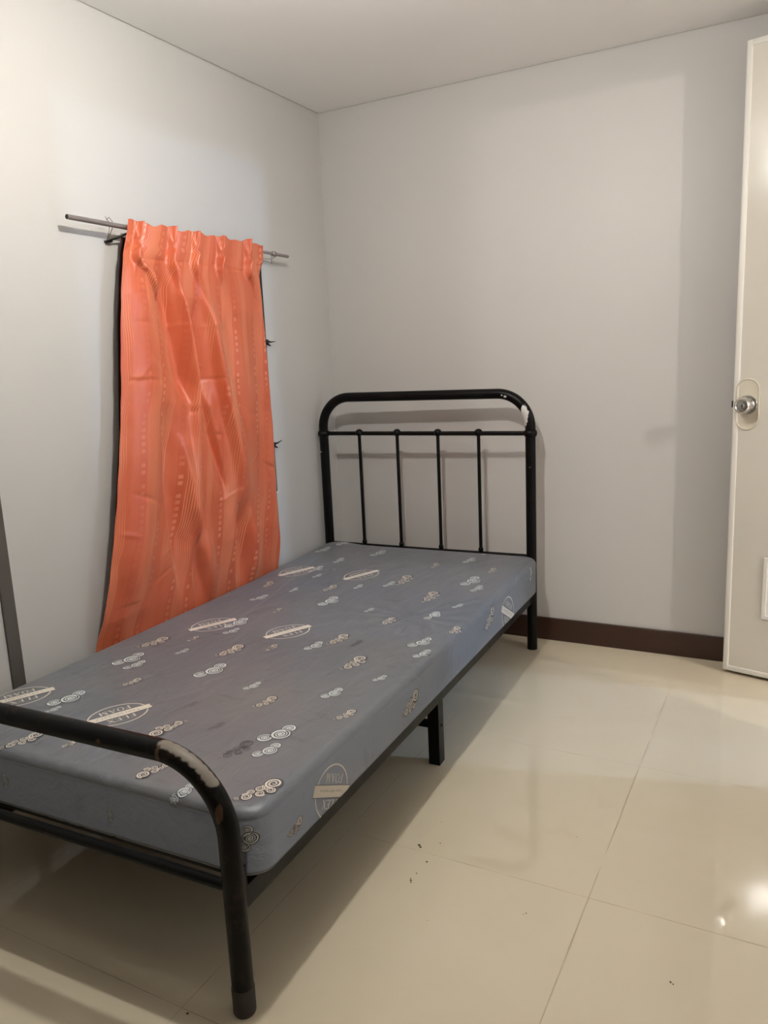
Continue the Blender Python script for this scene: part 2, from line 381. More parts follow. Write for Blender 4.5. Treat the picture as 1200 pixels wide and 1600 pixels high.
# rails (angle iron) and cross bars
def angle(y0, y1, x, s, z0, z1, t_=.003, fl=.03):
    q = NB(); box(q, (min(x, x-s*t_), y0, z0), (max(x, x-s*t_), y1, z1), .0008, 1)
    box(q, (min(x, x-s*fl), y0, z1-t_), (max(x, x-s*fl), y1, z1), .0008, 1); return q
for s in (-1, 1):
    r_ = link('side_rail', angle(-HY+.012, HY-.012, s*(HX+.004), s, .192, .236), plain, bed)
    for y0, zt_ in ((-HY+.018, .280), (HY-.031, .242)):
        q = NB(); box(q, (s*(HX+.004)-.002, y0, .196), (s*(HX+.004)+.003, y0+.013, zt_), .002, 1); link('hook_plate', q, plain, r_)
q = NB(); tube(q, [(-HX, -HY, .252), (HX, -HY, .252)], .0105, 16)
link('foot_rail', q, plain, bed, smooth=True, auto=60)
q = NB(); box(q, (-HX+.005, -HY+.070, .210), (HX-.005, -HY+.073, .236), .0008, 1); box(q, (-HX+.005, -HY+.070, .233), (HX-.005, -HY+.100, .236), .0008, 1)
link('cross_rail', q, plain, bed)
q = NB(); tube(q, [(-HX, HY, .225), (HX, HY, .225)], .0125, 16); link('cross_rail', q, plain, bed, smooth=True, auto=60)
for k in range(9):
    y = -.80 + k*.20; q = NB(); box(q, (-HX+.005, y-.02, .2365), (HX-.005, y+.02, .2445), .001, 1); link('slat', q, plain, bed)
for s in (-1, 1):
    q = NB(); x = s*(HX+.002); y = -.005
    box(q, (min(x, x-s*.003), y-.019, 0), (max(x, x-s*.003), y+.019, .232), .0008, 1)
    box(q, (min(x, x-s*.034), y-.019, 0), (max(x, x-s*.034), y-.016, .232), .0008, 1)
    ml = link('middle_leg', q, plain, bed)
    q = NB(); sphere(q, (x+s*.001, y, .118), .004, 10, 6); link('bolt', q, M['nail'], ml, smooth=True)
q = NB(); box(q, (-HX+.004, -.016, .108), (HX-.004, -.001, .128), .001, 1); link('leg_brace', q, plain, bed)

# ------------------------------------------------------------------ mattress
mroot_loc = (CX, CY, 0)
x0, x1, y0, y1, z0, z1 = -.443, .484, -.929, .940, .2450, .376
step = .0075
nx, ny, nz = round((x1-x0)/step), round((y1-y0)/step), round((z1-z0)/step)
gx_ = np.linspace(x0, x1, nx+1); gy_ = np.linspace(y0, y1, ny+1); gz_ = np.linspace(z0, z1, nz+1)
idx = {}; P = []; F = []
def vid(i, j, k):
    q = idx.get((i, j, k))
    if q is None: q = idx[(i, j, k)] = len(P); P.append((gx_[i], gy_[j], gz_[k]))
    return q
for i in range(nx):
    for j in range(ny):
        F.append((vid(i,j,nz), vid(i+1,j,nz), vid(i+1,j+1,nz), vid(i,j+1,nz)))
for i in range(0, nx):
    for j in range(0, ny): F.append((vid(i,j,0), vid(i,j+1,0), vid(i+1,j+1,0), vid(i+1,j,0)))
for k in range(nz):
    for i in range(nx):
        F.append((vid(i,0,k), vid(i+1,0,k), vid(i+1,0,k+1), vid(i,0,k+1))); F.append((vid(i,ny,k), vid(i,ny,k+1), vid(i+1,ny,k+1), vid(i+1,ny,k)))
    for j in range(ny):
        F.append((vid(0,j,k), vid(0,j,k+1), vid(0,j+1,k+1), vid(0,j+1,k))); F.append((vid(nx,j,k), vid(nx,j+1,k), vid(nx,j+1,k+1), vid(nx,j,k+1)))
P = np.array(P)
def sstep(a, b, x): q = np.clip((x-a)/(b-a), 0, 1); return q*q*(3-2*q)
# rounded corners seen from above, then rounded edges in section
rc = .050
q = np.stack([np.clip(P[:,0], x0+rc, x1-rc), np.clip(P[:,1], y0+rc, y1-rc)], 1)
d = P[:,:2]-q; L_ = np.maximum(np.abs(d).max(1), 1e-9); N_ = np.linalg.norm(d, axis=1)
P[:,:2] = q + d*(L_/np.maximum(N_, 1e-9))[:,None]
rt, rb = .021, .012
r_ = np.where(P[:,2] > (z0+z1)/2, rt, rb)
# distance inwards from the outline
def inset(p):
    q = np.stack([np.clip(p[:,0], x0+rc, x1-rc), np.clip(p[:,1], y0+rc, y1-rc)], 1); dd = p[:,:2]-q
    n = np.linalg.norm(dd, axis=1); return rc-n, q, dd, n
ins, q, dd, n = inset(P)
ins = np.clip(ins, 0, None)
top = P[:,2] > (z0+z1)/2
for sel, rr, sg, zed in ((top, rt, 1, z1), (~top, rb, -1, z0)):
    a = np.clip(rr-ins, 0, rr); bq = np.clip(rr-np.abs(zed-P[:,2]), 0, rr)
    m_ = np.maximum(a, bq); nn = np.sqrt(a*a+bq*bq); f = np.where(nn > 1e-9, m_/np.maximum(nn, 1e-9), 1.)
    na, nb = a*f, bq*f
    s_ = sel & (m_ > 0)
    newin = rr-na
    dirn = dd/np.maximum(n, 1e-9)[:,None]
    P[s_,:2] = (q + dirn*(rc-newin)[:,None])[s_] if True else P[s_,:2]
    P[s_,2] = (zed - sg*(rr-nb))[s_]
X_, Y_, Z_ = P[:,0].copy(), P[:,1].copy(), P[:,2].copy()
w = sstep(z0+.03, z1-.005, Z_)
# soft foam: sides bulge, top sags and rises a little towards the headboard
midh = 1-np.abs((Z_-z0)/(z1-z0)*2-1)**2
P[:,0] += np.where(X_ > 0, 1, -1)*midh*.005*sstep(.40, .46, np.abs(X_))
P[:,2] += w*(.010*sstep(.3, .9, Y_) - .004*sstep(-.9, -.2, Y_)*(1-sstep(.1, .6, Y_)))
P[:,2] += w*.010*np.exp(-(((X_+.37)/.07)**2+((Y_-.90)/.06)**2))
# folds
h = np.zeros(len(P))
cxp, cyp = .292, .165
rr = np.hypot(X_-cxp, Y_-cyp); th = np.arctan2(Y_-cyp, X_-cxp)
h += .0028*np.exp(-rr/.10)*np.sin(11*th+2.2*np.sin(2*th))*sstep(.0, .03, rr) - .004*np.exp(-(rr/.03)**2)
def groove(pts, depth, wd):
    global h
    best = np.full(len(P), 9.); par = np.zeros(len(P)); n = len(pts)-1
    for i in range(n):
        ax, ay = pts[i]; bx, by = pts[i+1]; vx, vy = bx-ax, by-ay
        t_ = np.clip(((X_-ax)*vx+(Y_-ay)*vy)/(vx*vx+vy*vy), 0, 1); dd_ = np.hypot(X_-ax-t_*vx, Y_-ay-t_*vy)
        s_ = dd_ < best; best = np.where(s_, dd_, best); par = np.where(s_, (i+t_)/n, par)
    env = np.sin(np.clip(par, .02, .98)*math.pi)**.6
    h += depth*np.exp(-(best/wd)**2)*env
groove([(.33,.13), (.37,.08), (.40,.02), (.41,-.03)], -.0055, .010); groove([(.345,.145), (.39,.10), (.425,.04)], .004, .010)
groove([(.31,.11), (.32,.05), (.33,0)], -.003, .009)
for (a, b_, dp) in (((-.06,-.935), (-.035,-.80), -.0050), ((.0,-.935), (.03,-.79), -.0055), ((.045,-.935), (.08,-.80), -.0055), ((.13,-.935), (.15,-.88), -.004), ((-.02,-.93), (-.0,-.84), .002)):
    groove([a, ((a[0]+b_[0])/2-.006, (a[1]+b_[1])/2), b_], dp, .0055)
for k in range(16):
    ax = rng.uniform(-.40, .40); ay = rng.uniform(-.85, .8); ang = math.radians(rng.uniform(55, 100)); l = rng.uniform(.08, .32)
    groove([(ax, ay), (ax+l*.5*math.cos(ang)+rng.uniform(-.01, .01), ay+l*.5*math.sin(ang)), (ax+l*math.cos(ang), ay+l*math.sin(ang))], rng.choice([-1, 1])*rng.uniform(.0008, .0016), rng.uniform(.008, .018))
for k in range(9):
    an = rng.uniform(0, 6.28); l = rng.uniform(.06, .16); s0 = rng.uniform(.03, .08)
    groove([(cxp+s0*math.cos(an), cyp+s0*math.sin(an)), (cxp+(s0+l)*math.cos(an+.1), cyp+(s0+l)*math.sin(an+.1))], rng.choice([-1, 1])*.0016, .006)
edge = sstep(.0, .02, .484-X_)
P[:,2] += h*w
P[:,1] += -h*.8*(1-w)*(Y_ < y0+.03)
me = bpy.data.meshes.new('mattress'); me.from_pydata(P.tolist(), [], F)
me.update()
bmm = NB(); bmm.from_mesh(me); bmesh.ops.recalc_face_normals(bmm, faces=bmm.faces); bmm.faces.ensure_lookup_table()
tree = BVHTree.FromBMesh(bmm)
# printed pattern, laid on the cloth surface
PR = {'V': [], 'F': [], 'M': []}
def proj(face, X, Y, off):
    if face == 'top': o, dr = Vector((X, Y, 1.)), Vector((0, 0, -1))
    elif face == 'side': o, dr = Vector((1.5, Y, -X)), Vector((-1, 0, 0))
    else: o, dr = Vector((X, -2., Y)), Vector((0, 1, 0))
    hit, nrm, _, _ = tree.ray_cast(o, dr)
    if hit is None: return None
    if nrm.dot(dr) > 0: nrm = -nrm
    return hit + nrm*off
def poly_strip(face, A, B, off, mi, closed=False):
    """quads between two equally long 2D point rows"""
    wmax = max(math.hypot(p[0]-q[0], p[1]-q[1]) for p, q in zip(A, B))
    if len(A) == 2:
        k = max(1, int(math.hypot(A[0][0]-A[1][0], A[0][1]-A[1][1])/.003))
        f = lambda Q: [(Q[0][0]+(Q[1][0]-Q[0][0])*i/k, Q[0][1]+(Q[1][1]-Q[0][1])*i/k) for i in range(k+1)]
        A, B = f(A), f(B)
    if wmax > .005:
        m = int(wmax/.004)+1; rows = [[(p[0]+(q[0]-p[0])*j/m, p[1]+(q[1]-p[1])*j/m) for p, q in zip(A, B)] for j in range(m+1)]
        for r0_, r1_ in zip(rows, rows[1:]): poly_strip(face, r0_, r1_, off, mi, closed)
        return
    a = [proj(face, x, y, off) for x, y in A]; b2 = [proj(face, x, y, off) for x, y in B]
    n = len(a); base = len(PR['V'])
    for p in a+b2: PR['V'].append(p if p is not None else Vector((0, 0, -9)))
    for i in range(n if closed else n-1):
        j = (i+1) % n
        if None in (a[i], a[j], b2[i], b2[j]): continue
        if max((a[i]-a[j]).length, (a[i]-b2[i]).length) > .05: continue
        PR['F'].append((base+i, base+j, base+n+j, base+n+i)); PR['M'].append(mi)
def disc(face, c, r, off, mi, n=22):
    for k in range(3):
        r0, r1 = r*k/3+1e-5, r*(k+1)/3
        poly_strip(face, [(c[0]+r0*math.cos(a), c[1]+r0*math.sin(a)) for a in [2*math.pi*i/n for i in range(n)]],
                   [(c[0]+r1*math.cos(a), c[1]+r1*math.sin(a)) for a in [2*math.pi*i/n for i in range(n)]], off, mi, True)
def spiral(face, c, r, turns, wd, off, mi, ph=0.):
    n = int(turns*18)+4; A = []; B = []
    for i in range(n+1):
        u = i/n; a = ph+turns*2*math.pi*u; rr_ = r*(.08+.86*u**.85); hw = r*wd*(.6+.6*u)*.5
        A.append((c[0]+(rr_-hw)*math.cos(a), c[1]+(rr_-hw)*math.sin(a))); B.append((c[0]+(rr_+hw)*math.cos(a), c[1]+(rr_+hw)*math.sin(a)))
    poly_strip(face, A, B, off, mi)
TA = [(0.,0.,.07),(.22,-.07,.15),(.41,.03,.10),(.54,-.17,.13),(.64,.03,.13),(.79,-.21,.135),(1.,0.,.22)]
TB = [(0.,0.,.27),(1.,0.,.25),(.54,-.18,.35)]
def motif(face, kind, a, b):
    a = Vector(a); b = Vector(b); L = (b-a).length; u = (b-a)/L; v = Vector((-u.y, u.x))
    mi = {'A': 2, 'B': 1, 'D': 3}[kind]; T = TB if kind == 'B' else TA
    k0 = (1.47, .25) if kind == 'B' else (1.2, .05)      # a, b are the tips of the motif
    L = L/k0[0]; a = a+u*L*k0[1]; s = 1.
    for k, (p, qv, r) in enumerate(T):
        c = a+u*(p*L*s)+v*(qv*L); r = r*L
        if kind != 'D': disc(face, c, r*1.08, .0004+.00012*k, 3)
        if kind == 'B':
            disc(face, c, r*.96, .00044+.00012*k, mi); spiral(face, c, r*.84, 2.6, .16, .0005+.00012*k, 3, k*2.)
        else: spiral(face, c, r, 2.2 if r > .006 else 1.5, .22 if kind == 'A' else .12, .00046+.00012*k, mi, k*1.7)
def ribbon(face, pts, w_, off, mi):
    A = []; B = []
    for i, p in enumerate(pts):
        a = Vector(pts[max(i-1, 0)]); b = Vector(pts[min(i+1, len(pts)-1)]); t_ = (b-a).normalized(); n_ = Vector((-t_.y, t_.x))*w_/2; p = Vector(p)
        A.append(tuple(p-n_)); B.append(tuple(p+n_))
    poly_strip(face, A, B, off, mi)
GL = {  # serif capitals as strokes in a unit box (x, y, x, y, width)
 'F': (.72, [(.22,0,.22,1,.16),(.08,.97,.68,.97,.06),(.22,.52,.5,.52,.06),(.08,.03,.36,.03,.06),(.66,.82,.66,1,.05),(.5,.42,.5,.62,.05)]),
 'L': (.74, [(.22,0,.22,1,.16),(.08,.97,.36,.97,.06),(.08,.03,.68,.03,.06),(.66,0,.66,.2,.05)]),
 'E': (.76, [(.22,0,.22,1,.16),(.08,.97,.70,.97,.06),(.22,.52,.52,.52,.06),(.08,.03,.70,.03,.06),(.68,.82,.68,1,.05),(.68,0,.68,.2,.05),(.52,.42,.52,.62,.05)]),
 'X': (.86, [(.14,.98,.70,.02,.15),(.70,.98,.14,.02,.06),(.02,.97,.30,.97,.05),(.56,.97,.82,.97,.05),(.02,.03,.28,.03,.05),(.54,.03,.84,.03,.05)]),
 'A': (.86, [(.40,1,.70,.02,.15),(.40,1,.12,.02,.06),(.22,.36,.58,.36,.05),(.0,.03,.26,.03,.05),(.54,.03,.84,.03,.05)]),
 'M': (1.04, [(.16,.02,.18,.98,.06),(.18,.98,.50,.06,.13),(.50,.06,.82,.98,.05),(.84,0,.84,1,.15),(.04,.03,.30,.03,.05),(.70,.03,.98,.03,.05),(.04,.97,.22,.97,.05),(.80,.97,.98,.97,.05)])}
def text(face, s, c, u, v, hgt, xs_, mi, off, arch=0.):
    wtot = sum((.86 if ch == 'O' else GL[ch][0]) for ch in s)*1.06; x = -wtot/2
    def P2(px, py): X2 = px*hgt*xs_; return tuple(c + u*X2 + v*(py*hgt + arch*X2*X2))
    for ch in s:
        if ch == 'O':
            n = 20; wd = .40
            A = [P2(x+.41+(wd-.02)*math.cos(a), .5+.52*math.sin(a)) for a in [2*math.pi*i/n for i in range(n)]]
            B = [P2(x+.41+(wd-.16)*math.cos(a), .5+.46*math.sin(a)) for a in [2*math.pi*i/n for i in range(n)]]
            poly_strip(face, A, B, off, mi, True); x += .86*1.06; continue
        adv, st_ = GL[ch]
        for (ax, ay, bx, by, w_) in st_:
            d_ = Vector((bx-ax, by-ay)); n_ = Vector((-d_.y, d_.x)).normalized()*w_/2
            poly_strip(face, [P2(x+ax-n_.x, ay-n_.y), P2(x+bx-n_.x, by-n_.y)], [P2(x+ax+n_.x, ay+n_.y), P2(x+bx+n_.x, by+n_.y)], off, mi)
        x += adv*1.06
def logo(face, c, ang=242., mi=2):
    c = Vector(c); a = math.radians(ang); u = Vector((math.cos(a), math.sin(a))); v = Vector((-u.y, u.x))
    ra, rbb, w_, n = .067, .054, .0034, 48
    ring = [2*math.pi*i/n for i in range(n)]
    poly_strip(face, [tuple(c+u*(ra+w_/2)*math.cos(t_)+v*(rbb+w_/2)*math.sin(t_)) for t_ in ring], [tuple(c+u*(ra-w_/2)*math.cos(t_)+v*(rbb-w_/2)*math.sin(t_)) for t_ in ring], .0005, mi, True)
    k = 44; hb_ = .0118
    xs2 = [-.077+.154*i/k for i in range(k+1)]
    poly_strip(face, [tuple(c+u*x+v*(-hb_-.0015)) for x in xs2], [tuple(c+u*x+v*(hb_+.0015)) for x in xs2], .0006, 3)
    poly_strip(face, [tuple(c+u*x+v*(-hb_)) for x in xs2], [tuple(c+u*x+v*hb_) for x in xs2], .0007, mi)
    r2 = random.Random(5)
    for i in range(11):       # the small line of lettering on the band, too small to read
        x = -.048+.0092*i; hh = .0058 if i in (0, 5, 9) else .0040
        p0 = c+u*x+v*(-.0034)
        for dx_ in (0, .0038) if i % 3 else (0,):
            poly_strip(face, [tuple(p0+u*dx_), tuple(p0+u*dx_+v*hh)], [tuple(p0+u*(dx_+.0011)), tuple(p0+u*(dx_+.0011)+v*hh)], .0008, 3)
        yy = hh*r2.choice((.0, .45, .85))
        poly_strip(face, [tuple(p0+v*yy), tuple(p0+v*(yy+.0009))], [tuple(p0+u*.0045+v*yy), tuple(p0+u*.0045+v*(yy+.0009))], .0008, 3)
    text(face, 'FLEX', c+v*.0165, u, v, .0185, 1.12, mi, .0006)
    text(face, 'FOAM', c-v*.0350, u, v, .0185, 1.12, mi, .0006)
TOP_MOTIFS=[('A',0.416,-0.897,0.458,-0.812), ('A',0.220,-0.832,0.190,-0.899), ('A',0.116,-0.670,0.091,-0.754), ('A',-0.181,-0.920,-0.151,-0.838),
('A',0.214,-0.556,0.232,-0.490), ('A',0.422,-0.544,0.445,-0.487), ('A',0.296,-0.285,0.310,-0.186), ('A',0.167,-0.135,0.182,-0.047),
('A',-0.080,-0.320,-0.059,-0.225), ('A',-0.344,-0.341,-0.314,-0.247), ('A',-0.181,-0.575,-0.163,-0.518), ('A',0.271,0.307,0.273,0.412),
('A',0.237,0.065,0.249,0.138), ('A',0.456,0.058,0.468,0.120), ('A',-0.113,0.305,-0.096,0.383), ('A',0.147,0.669,0.150,0.737),
('A',0.371,0.665,0.379,0.730), ('A',0.113,0.449,0.110,0.558), ('A',-0.229,0.915,-0.215,0.978), ('A',0.150,0.943,0.170,0.993),
('A',0.394,0.939,0.420,0.988), ('A',-0.146,0.052,-0.142,0.102), ('A',0.027,-0.242,0.033,-0.187), ('A',-0.060,-0.865,-0.050,-0.831),
('A',-0.340,0.281,-0.351,0.355), ('A',-0.240,-0.255,-0.230,-0.207), ('B',0.322,-0.687,0.359,-0.604), ('B',0.352,-0.748,0.374,-0.685),
('B',-0.310,-0.466,-0.294,-0.370), ('B',-0.257,-0.480,-0.247,-0.414), ('B',-0.262,-0.724,-0.242,-0.631), ('B',-0.234,-0.758,-0.226,-0.718),
('B',0.393,-0.071,0.423,0.008), ('B',0.439,-0.140,0.458,-0.079), ('B',0.335,0.510,0.350,0.615), ('B',0.387,0.456,0.398,0.522),
('B',-0.280,0.503,-0.271,0.582), ('B',-0.229,0.445,-0.221,0.493), ('B',-0.204,-0.109,-0.194,-0.017), ('B',-0.175,-0.159,-0.158,-0.105),
('B',-0.038,-0.455,-0.019,-0.357), ('B',0.338,-0.451,0.357,-0.389), ('B',0.131,-0.477,0.144,-0.427), ('B',0.131,-0.190,0.142,-0.122),
('B',0.407,-0.318,0.423,-0.278), ('B',-0.036,0.172,-0.031,0.269), ('B',0.136,0.159,0.146,0.203), ('B',0.076,0.421,0.085,0.481),
('B',-0.152,0.770,-0.136,0.861), ('B',-0.362,0.866,-0.345,0.942), ('B',-0.246,0.639,-0.251,0.710), ('B',-0.407,0.762,-0.383,0.837),
('B',0.346,0.158,0.356,0.232), ('B',0.387,0.283,0.401,0.329), ('B',0.242,0.774,0.255,0.847), ('B',0.270,0.903,0.282,0.959),
('B',-0.296,0.146,-0.272,0.214), ('B',-0.217,0.272,-0.219,0.320), ('B',-0.013,0.368,-0.011,0.418), ('B',-0.199,-0.342,-0.192,-0.298),
('B',0.297,-0.936,0.310,-0.881), ('D',0.291,-0.785,0.313,-0.699), ('D',0.187,-0.692,0.202,-0.648), ('D',0.091,-0.863,0.101,-0.828),
('D',0.058,-0.622,0.071,-0.581), ('D',0.237,-0.132,0.247,-0.075)]
for (k, ax, ay, bx, by) in TOP_MOTIFS: motif('top', k, (ax, ay), (bx, by))
for c in ((.0026,-.0801), (-.0587,-.702), (-.2579,-.1023), (-.0657,.5223), (-.3308,.4969), (-.3667,-.7131)): logo('top', c)
for (cy_, cz_) in ((-.672, .285), (.538, .286)): logo('side', (-cz_, cy_))
for (k, ya, za, yb, zb) in (('A',.293,.308,.3835,.349), ('B',.8214,.320,.8228,.372), ('A',-.3234,.298,-.2335,.316), ('A',-.839,.285,-.790,.292)):
    motif('side', k, (-za, ya), (-zb, yb))
motif('front', 'B', (-.167, .290), (-.167, .325)); motif('front', 'B', (.131, .283), (.131, .312)); motif('front', 'B', (.452, .300), (.462, .350))
seam = [(-.392, .860), (-.352, .66), (-.300, .427), (-.255, .21), (-.216, -.006), (-.235, -.20), (-.28, -.45), (-.33, -.70)]
sp_ = []
for i in range(len(seam)-1):
    for k in range(8): t_ = k/8; sp_.append((seam[i][0]*(1-t_)+seam[i+1][0]*t_, seam[i][1]*(1-t_)+seam[i+1][1]*t_))
ribbon('top', sp_[:34], .0022, .0004, 4)
nv = len(bmm.verts); bmm.free()
allV = P.tolist()+[tuple(v) for v in PR['V']]; allF = F+[tuple(i+len(P) for i in f) for f in PR['F']]
me = bpy.data.meshes.new('foam_mattress'); me.from_pydata(allV, [], allF)
me.polygons.foreach_set('material_index', [0]*len(F)+PR['M']); me.update()
bmm = NB(); bmm.from_mesh(me); bmesh.ops.delete(bmm, geom=[v for v in bmm.verts if not v.link_faces], context='VERTS')
mat_o = link('foam_mattress', bmm, [M['fabric'], M['print_white'], M['print_tan'], M['print_dark'], M['print_seam']], smooth=True, loc=mroot_loc)
mat_o.rotation_euler = (0, 0, RZ)
tag(mat_o, 'slate grey satin foam mattress printed with pale swirls and oval badges, lying on the bed', 'mattress')

# ------------------------------------------------------------------ curtain rod
LX, LY, LZ = .050, -1.409, 1.5715
rod = empty('curtain_rod', (LX, LY, LZ)); rl = 1.046; dz = -.008
tag(rod, 'thin grey metal curtain rod above the window, held by wire and carrying the orange curtain', 'curtain rod')
b = NB(); tube(b, [(0, .0, 0), (0, rl*.35, dz*.35), (0, rl*.68, dz*.68)], .0072, 16)
link('rod_tube', b, M['rod'], rod, smooth=True, auto=60)
b = NB(); tube(b, [(0, rl*.66, dz*.66), (0, rl, dz)], .0058, 16); link('rod_tube', b, M['rod'], rod, smooth=True, auto=60)
b = NB(); tube(b, [(0, -.0006, 0), (0, .004, 0)], .0058, 14); link('tube_opening', b, M['black'], rod, smooth=True, auto=60)
b = NB(); lathe(b, [(-.012, .0062), (-.010, .0088), (.010, .0092), (.012, .0062)], (0, .955, -.0072), (0, 1, 0), 16); link('end_collar', b, M['rod'], rod, smooth=True, auto=40)
def wire(pts, r=.0011, m='wire', nm='tie_wire'):
    q = NB(); tube(q, [(x-LX, y-LY, z-LZ) for x, y, z in pts], r, 8); return link(nm, q, M[m], rod, smooth=True)
wire([(.042,-1.262,1.583), (.05,-1.258,1.590), (.058,-1.255,1.578), (.050,-1.250,1.560), (.030,-1.243,1.545), (.012,-1.238,1.533), (.004,-1.238,1.530)])
wire([(.052,-1.275,1.590), (.058,-1.268,1.575), (.044,-1.256,1.556), (.02,-1.243,1.540), (.006,-1.232,1.532)], .0009)
wire([(-.004,-1.236,1.530), (.010,-1.232,1.530), (.016,-1.222,1.533)], .0042, 'nail', 'nail')
wire([(.010,-1.240,1.529), (.028,-1.212,1.541), (.048,-1.186,1.556)], .0028, 'nail', 'hook_bar')
wire([(.044,-.455,1.570), (.057,-.450,1.572), (.054,-.446,1.556), (.035,-.450,1.548), (.016,-.475,1.548), (.004,-.490,1.545)], .001)
wire([(.004,-.490,1.545), (.02,-.462,1.540), (.03,-.440,1.532), (.018,-.430,1.536), (.034,-.448,1.552), (.05,-.470,1.564)], .001)
wire([(-.004,-.488,1.545), (.014,-.486,1.546)], .0024, 'nail', 'nail')

# ------------------------------------------------------------------ curtain
NS, NZ = 300, 330
zt, zb = 1.588, .318
Lz = [1.591, 1.552, 1.489, 1.374, 1.241, 1.086, .945, .760, .594, .502, .339, .30][::-1]
Ly = [-1.199, -1.210, -1.234, -1.258, -1.279, -1.299, -1.324, -1.363, -1.407, -1.435, -1.473, -1.482][::-1]
Rz = [1.59, 1.52, 1.47, 1.24, .85, .68, .52, .36, .30][::-1]
Ry = [-.546, -.551, -.558, -.547, -.542, -.545, -.542, -.549, -.55][::-1]
s = np.linspace(0, 1, NS+1); z = np.linspace(zt, zb, NZ+1)
S, Zg = np.meshgrid(s, z)
yl = np.interp(Zg, Lz, Ly); yr = np.interp(Zg, Rz, Ry)
def pos(yv, zv): return (yv-np.interp(zv, Lz, Ly))/(np.interp(zv, Rz, Ry)-np.interp(zv, Lz, Ly))
PL = [pos(v, 1.53) for v in (-1.172, -1.026, -.922, -.798, -.646)]
def g_(x, wl, wr): return np.exp(-(x/np.where(x < 0, wl, wr))**2)
def ip(v, *kp):
    zz = [k[0] for k in kp][::-1]; vv = [k[1] for k in kp][::-1]; return np.interp(v, zz, vv)
D = np.zeros_like(S); SH = np.zeros_like(S)
hd = sstep(1.455, 1.53, Zg)             # header stiffness
body = 1-sstep(1.44, 1.50, Zg)
for i, p in enumerate(PL):
    drift = [-.02, .01, .03, .0, .0][i]
    sp2 = p + (1.53-Zg)*drift
    pinch = g_(Zg-1.53, .030, .022)
    # goblet at the pinch, three fingers above it
    D += .013*g_(S-sp2, .010, .010)*sstep(1.42, 1.53, Zg)
    for k in (-1, 0, 1):
        spread = .012 + .012*sstep(1.535, 1.59, Zg)
        D += .008*g_(S-(sp2+k*spread), .0055, .0055)*sstep(1.528, 1.55, Zg)
    D -= .007*(g_(S-sp2-.026, .012, .014)+g_(S-sp2+.026, .014, .012))*sstep(1.45, 1.52, Zg)
    # bulge that opens below the pinch
    dn = [1.39, 1.44, 1.45, 1.46, 1.455][i]; wd = [.030, .026, .024, .020, .026][i]
    env = sstep(dn-.045, dn+.03, Zg)*(1-sstep(1.512, 1.532, Zg))
    wf = .25+.75*sstep(dn-.06, 1.495, Zg)*(1-.7*sstep(1.50, 1.53, Zg)); cc = sp2+.004+[.9,.25,.2,.1,.5][i]*(1.53-Zg)*sstep(0, .06, 1.50-Zg)
    D += .019*env*np.exp(-(np.abs(S-cc)/(wd*wf*.95))**2.6) - .008*env*np.exp(-((S-cc)/(.006*wf))**2)
    SH += -.004*pinch*np.tanh((S-sp2)/.02)*g_(S-sp2, .05, .05)
D -= .0016*np.exp(-((Zg-1.488+.004*np.sin(S*9))/.0035)**2)
# gentle outward bow of the header between the pleats
D += hd*.004*np.cos(2*np.pi*S*4.6+1.0)
# long folds: (amp(z), centre(z), width left, width right)
def fold(A, C, wl, wr):
    global D
    D += ip(Zg, *A)*g_(S-ip(Zg, *C), wl, wr)
fold(((1.47,0),(1.38,.010),(1.1,.014),(.8,.016),(.35,.020)), ((1.5,.10),(1.1,.14),(.75,.13),(.35,.12)), .10, .07)
fold(((1.50,0),(1.40,-.024),(1.12,-.026),(1.04,-.004),(.9,0)), ((1.5,.225),(1.3,.30),(1.05,.385)), .070, .026)
fold(((1.50,0),(1.38,.018),(1.12,.022),(.9,.010),(.5,0)), ((1.5,.30),(1.3,.365),(1.1,.41),(.6,.42)), .018, .022)
fold(((1.38,0),(1.25,-.022),(1.12,-.026),(1.06,-.010),(1.03,0)), ((1.4,.43),(1.1,.475)), .038, .042)
fold(((1.45,0),(1.30,.020),(1.0,.026),(.80,.018),(.70,.004),(.6,0)), ((1.45,.47),(1.3,.535),(1.05,.59),(.85,.66),(.7,.70)), .020, .060)
fold(((1.15,0),(1.05,-.014),(.9,-.020),(.78,-.010),(.70,0)), ((1.15,.44),(.95,.52),(.75,.60)), .030, .014)
fold(((1.05,0),(.90,-.022),(.60,-.028),(.40,-.010),(.32,0)), ((1.05,.24),(.8,.27),(.5,.37),(.35,.43)), .030, .050)
fold(((.95,0),(.80,.014),(.50,.022),(.34,.016)), ((.95,.33),(.7,.40),(.45,.52),(.34,.56)), .022, .050)
fold(((.72,0),(.60,-.016),(.45,-.024),(.33,-.020)), ((.72,.44),(.5,.46),(.33,.50)), .020, .030)
fold(((.70,0),(.58,-.030),(.46,-.040),(.36,-.030)), ((.70,.69),(.5,.71),(.36,.74)), .022, .040)
fold(((.65,0),(.50,.016),(.35,.024)), ((.65,.76),(.35,.82)), .030, .060)
fold(((1.45,0),(1.2,.012),(.9,.014),(.5,.010),(.35,.006)), ((1.45,.72),(1.0,.74),(.6,.72)), .09, .10)
fold(((1.50,0),(1.30,-.006),(.9,-.010),(.4,-.004)), ((1.5,.905),(1.0,.865),(.4,.84)), .010, .09)
fold(((.62,0),(.45,-.012),(.34,-.016)), ((.62,.02),(.34,.16)), .05, .05)
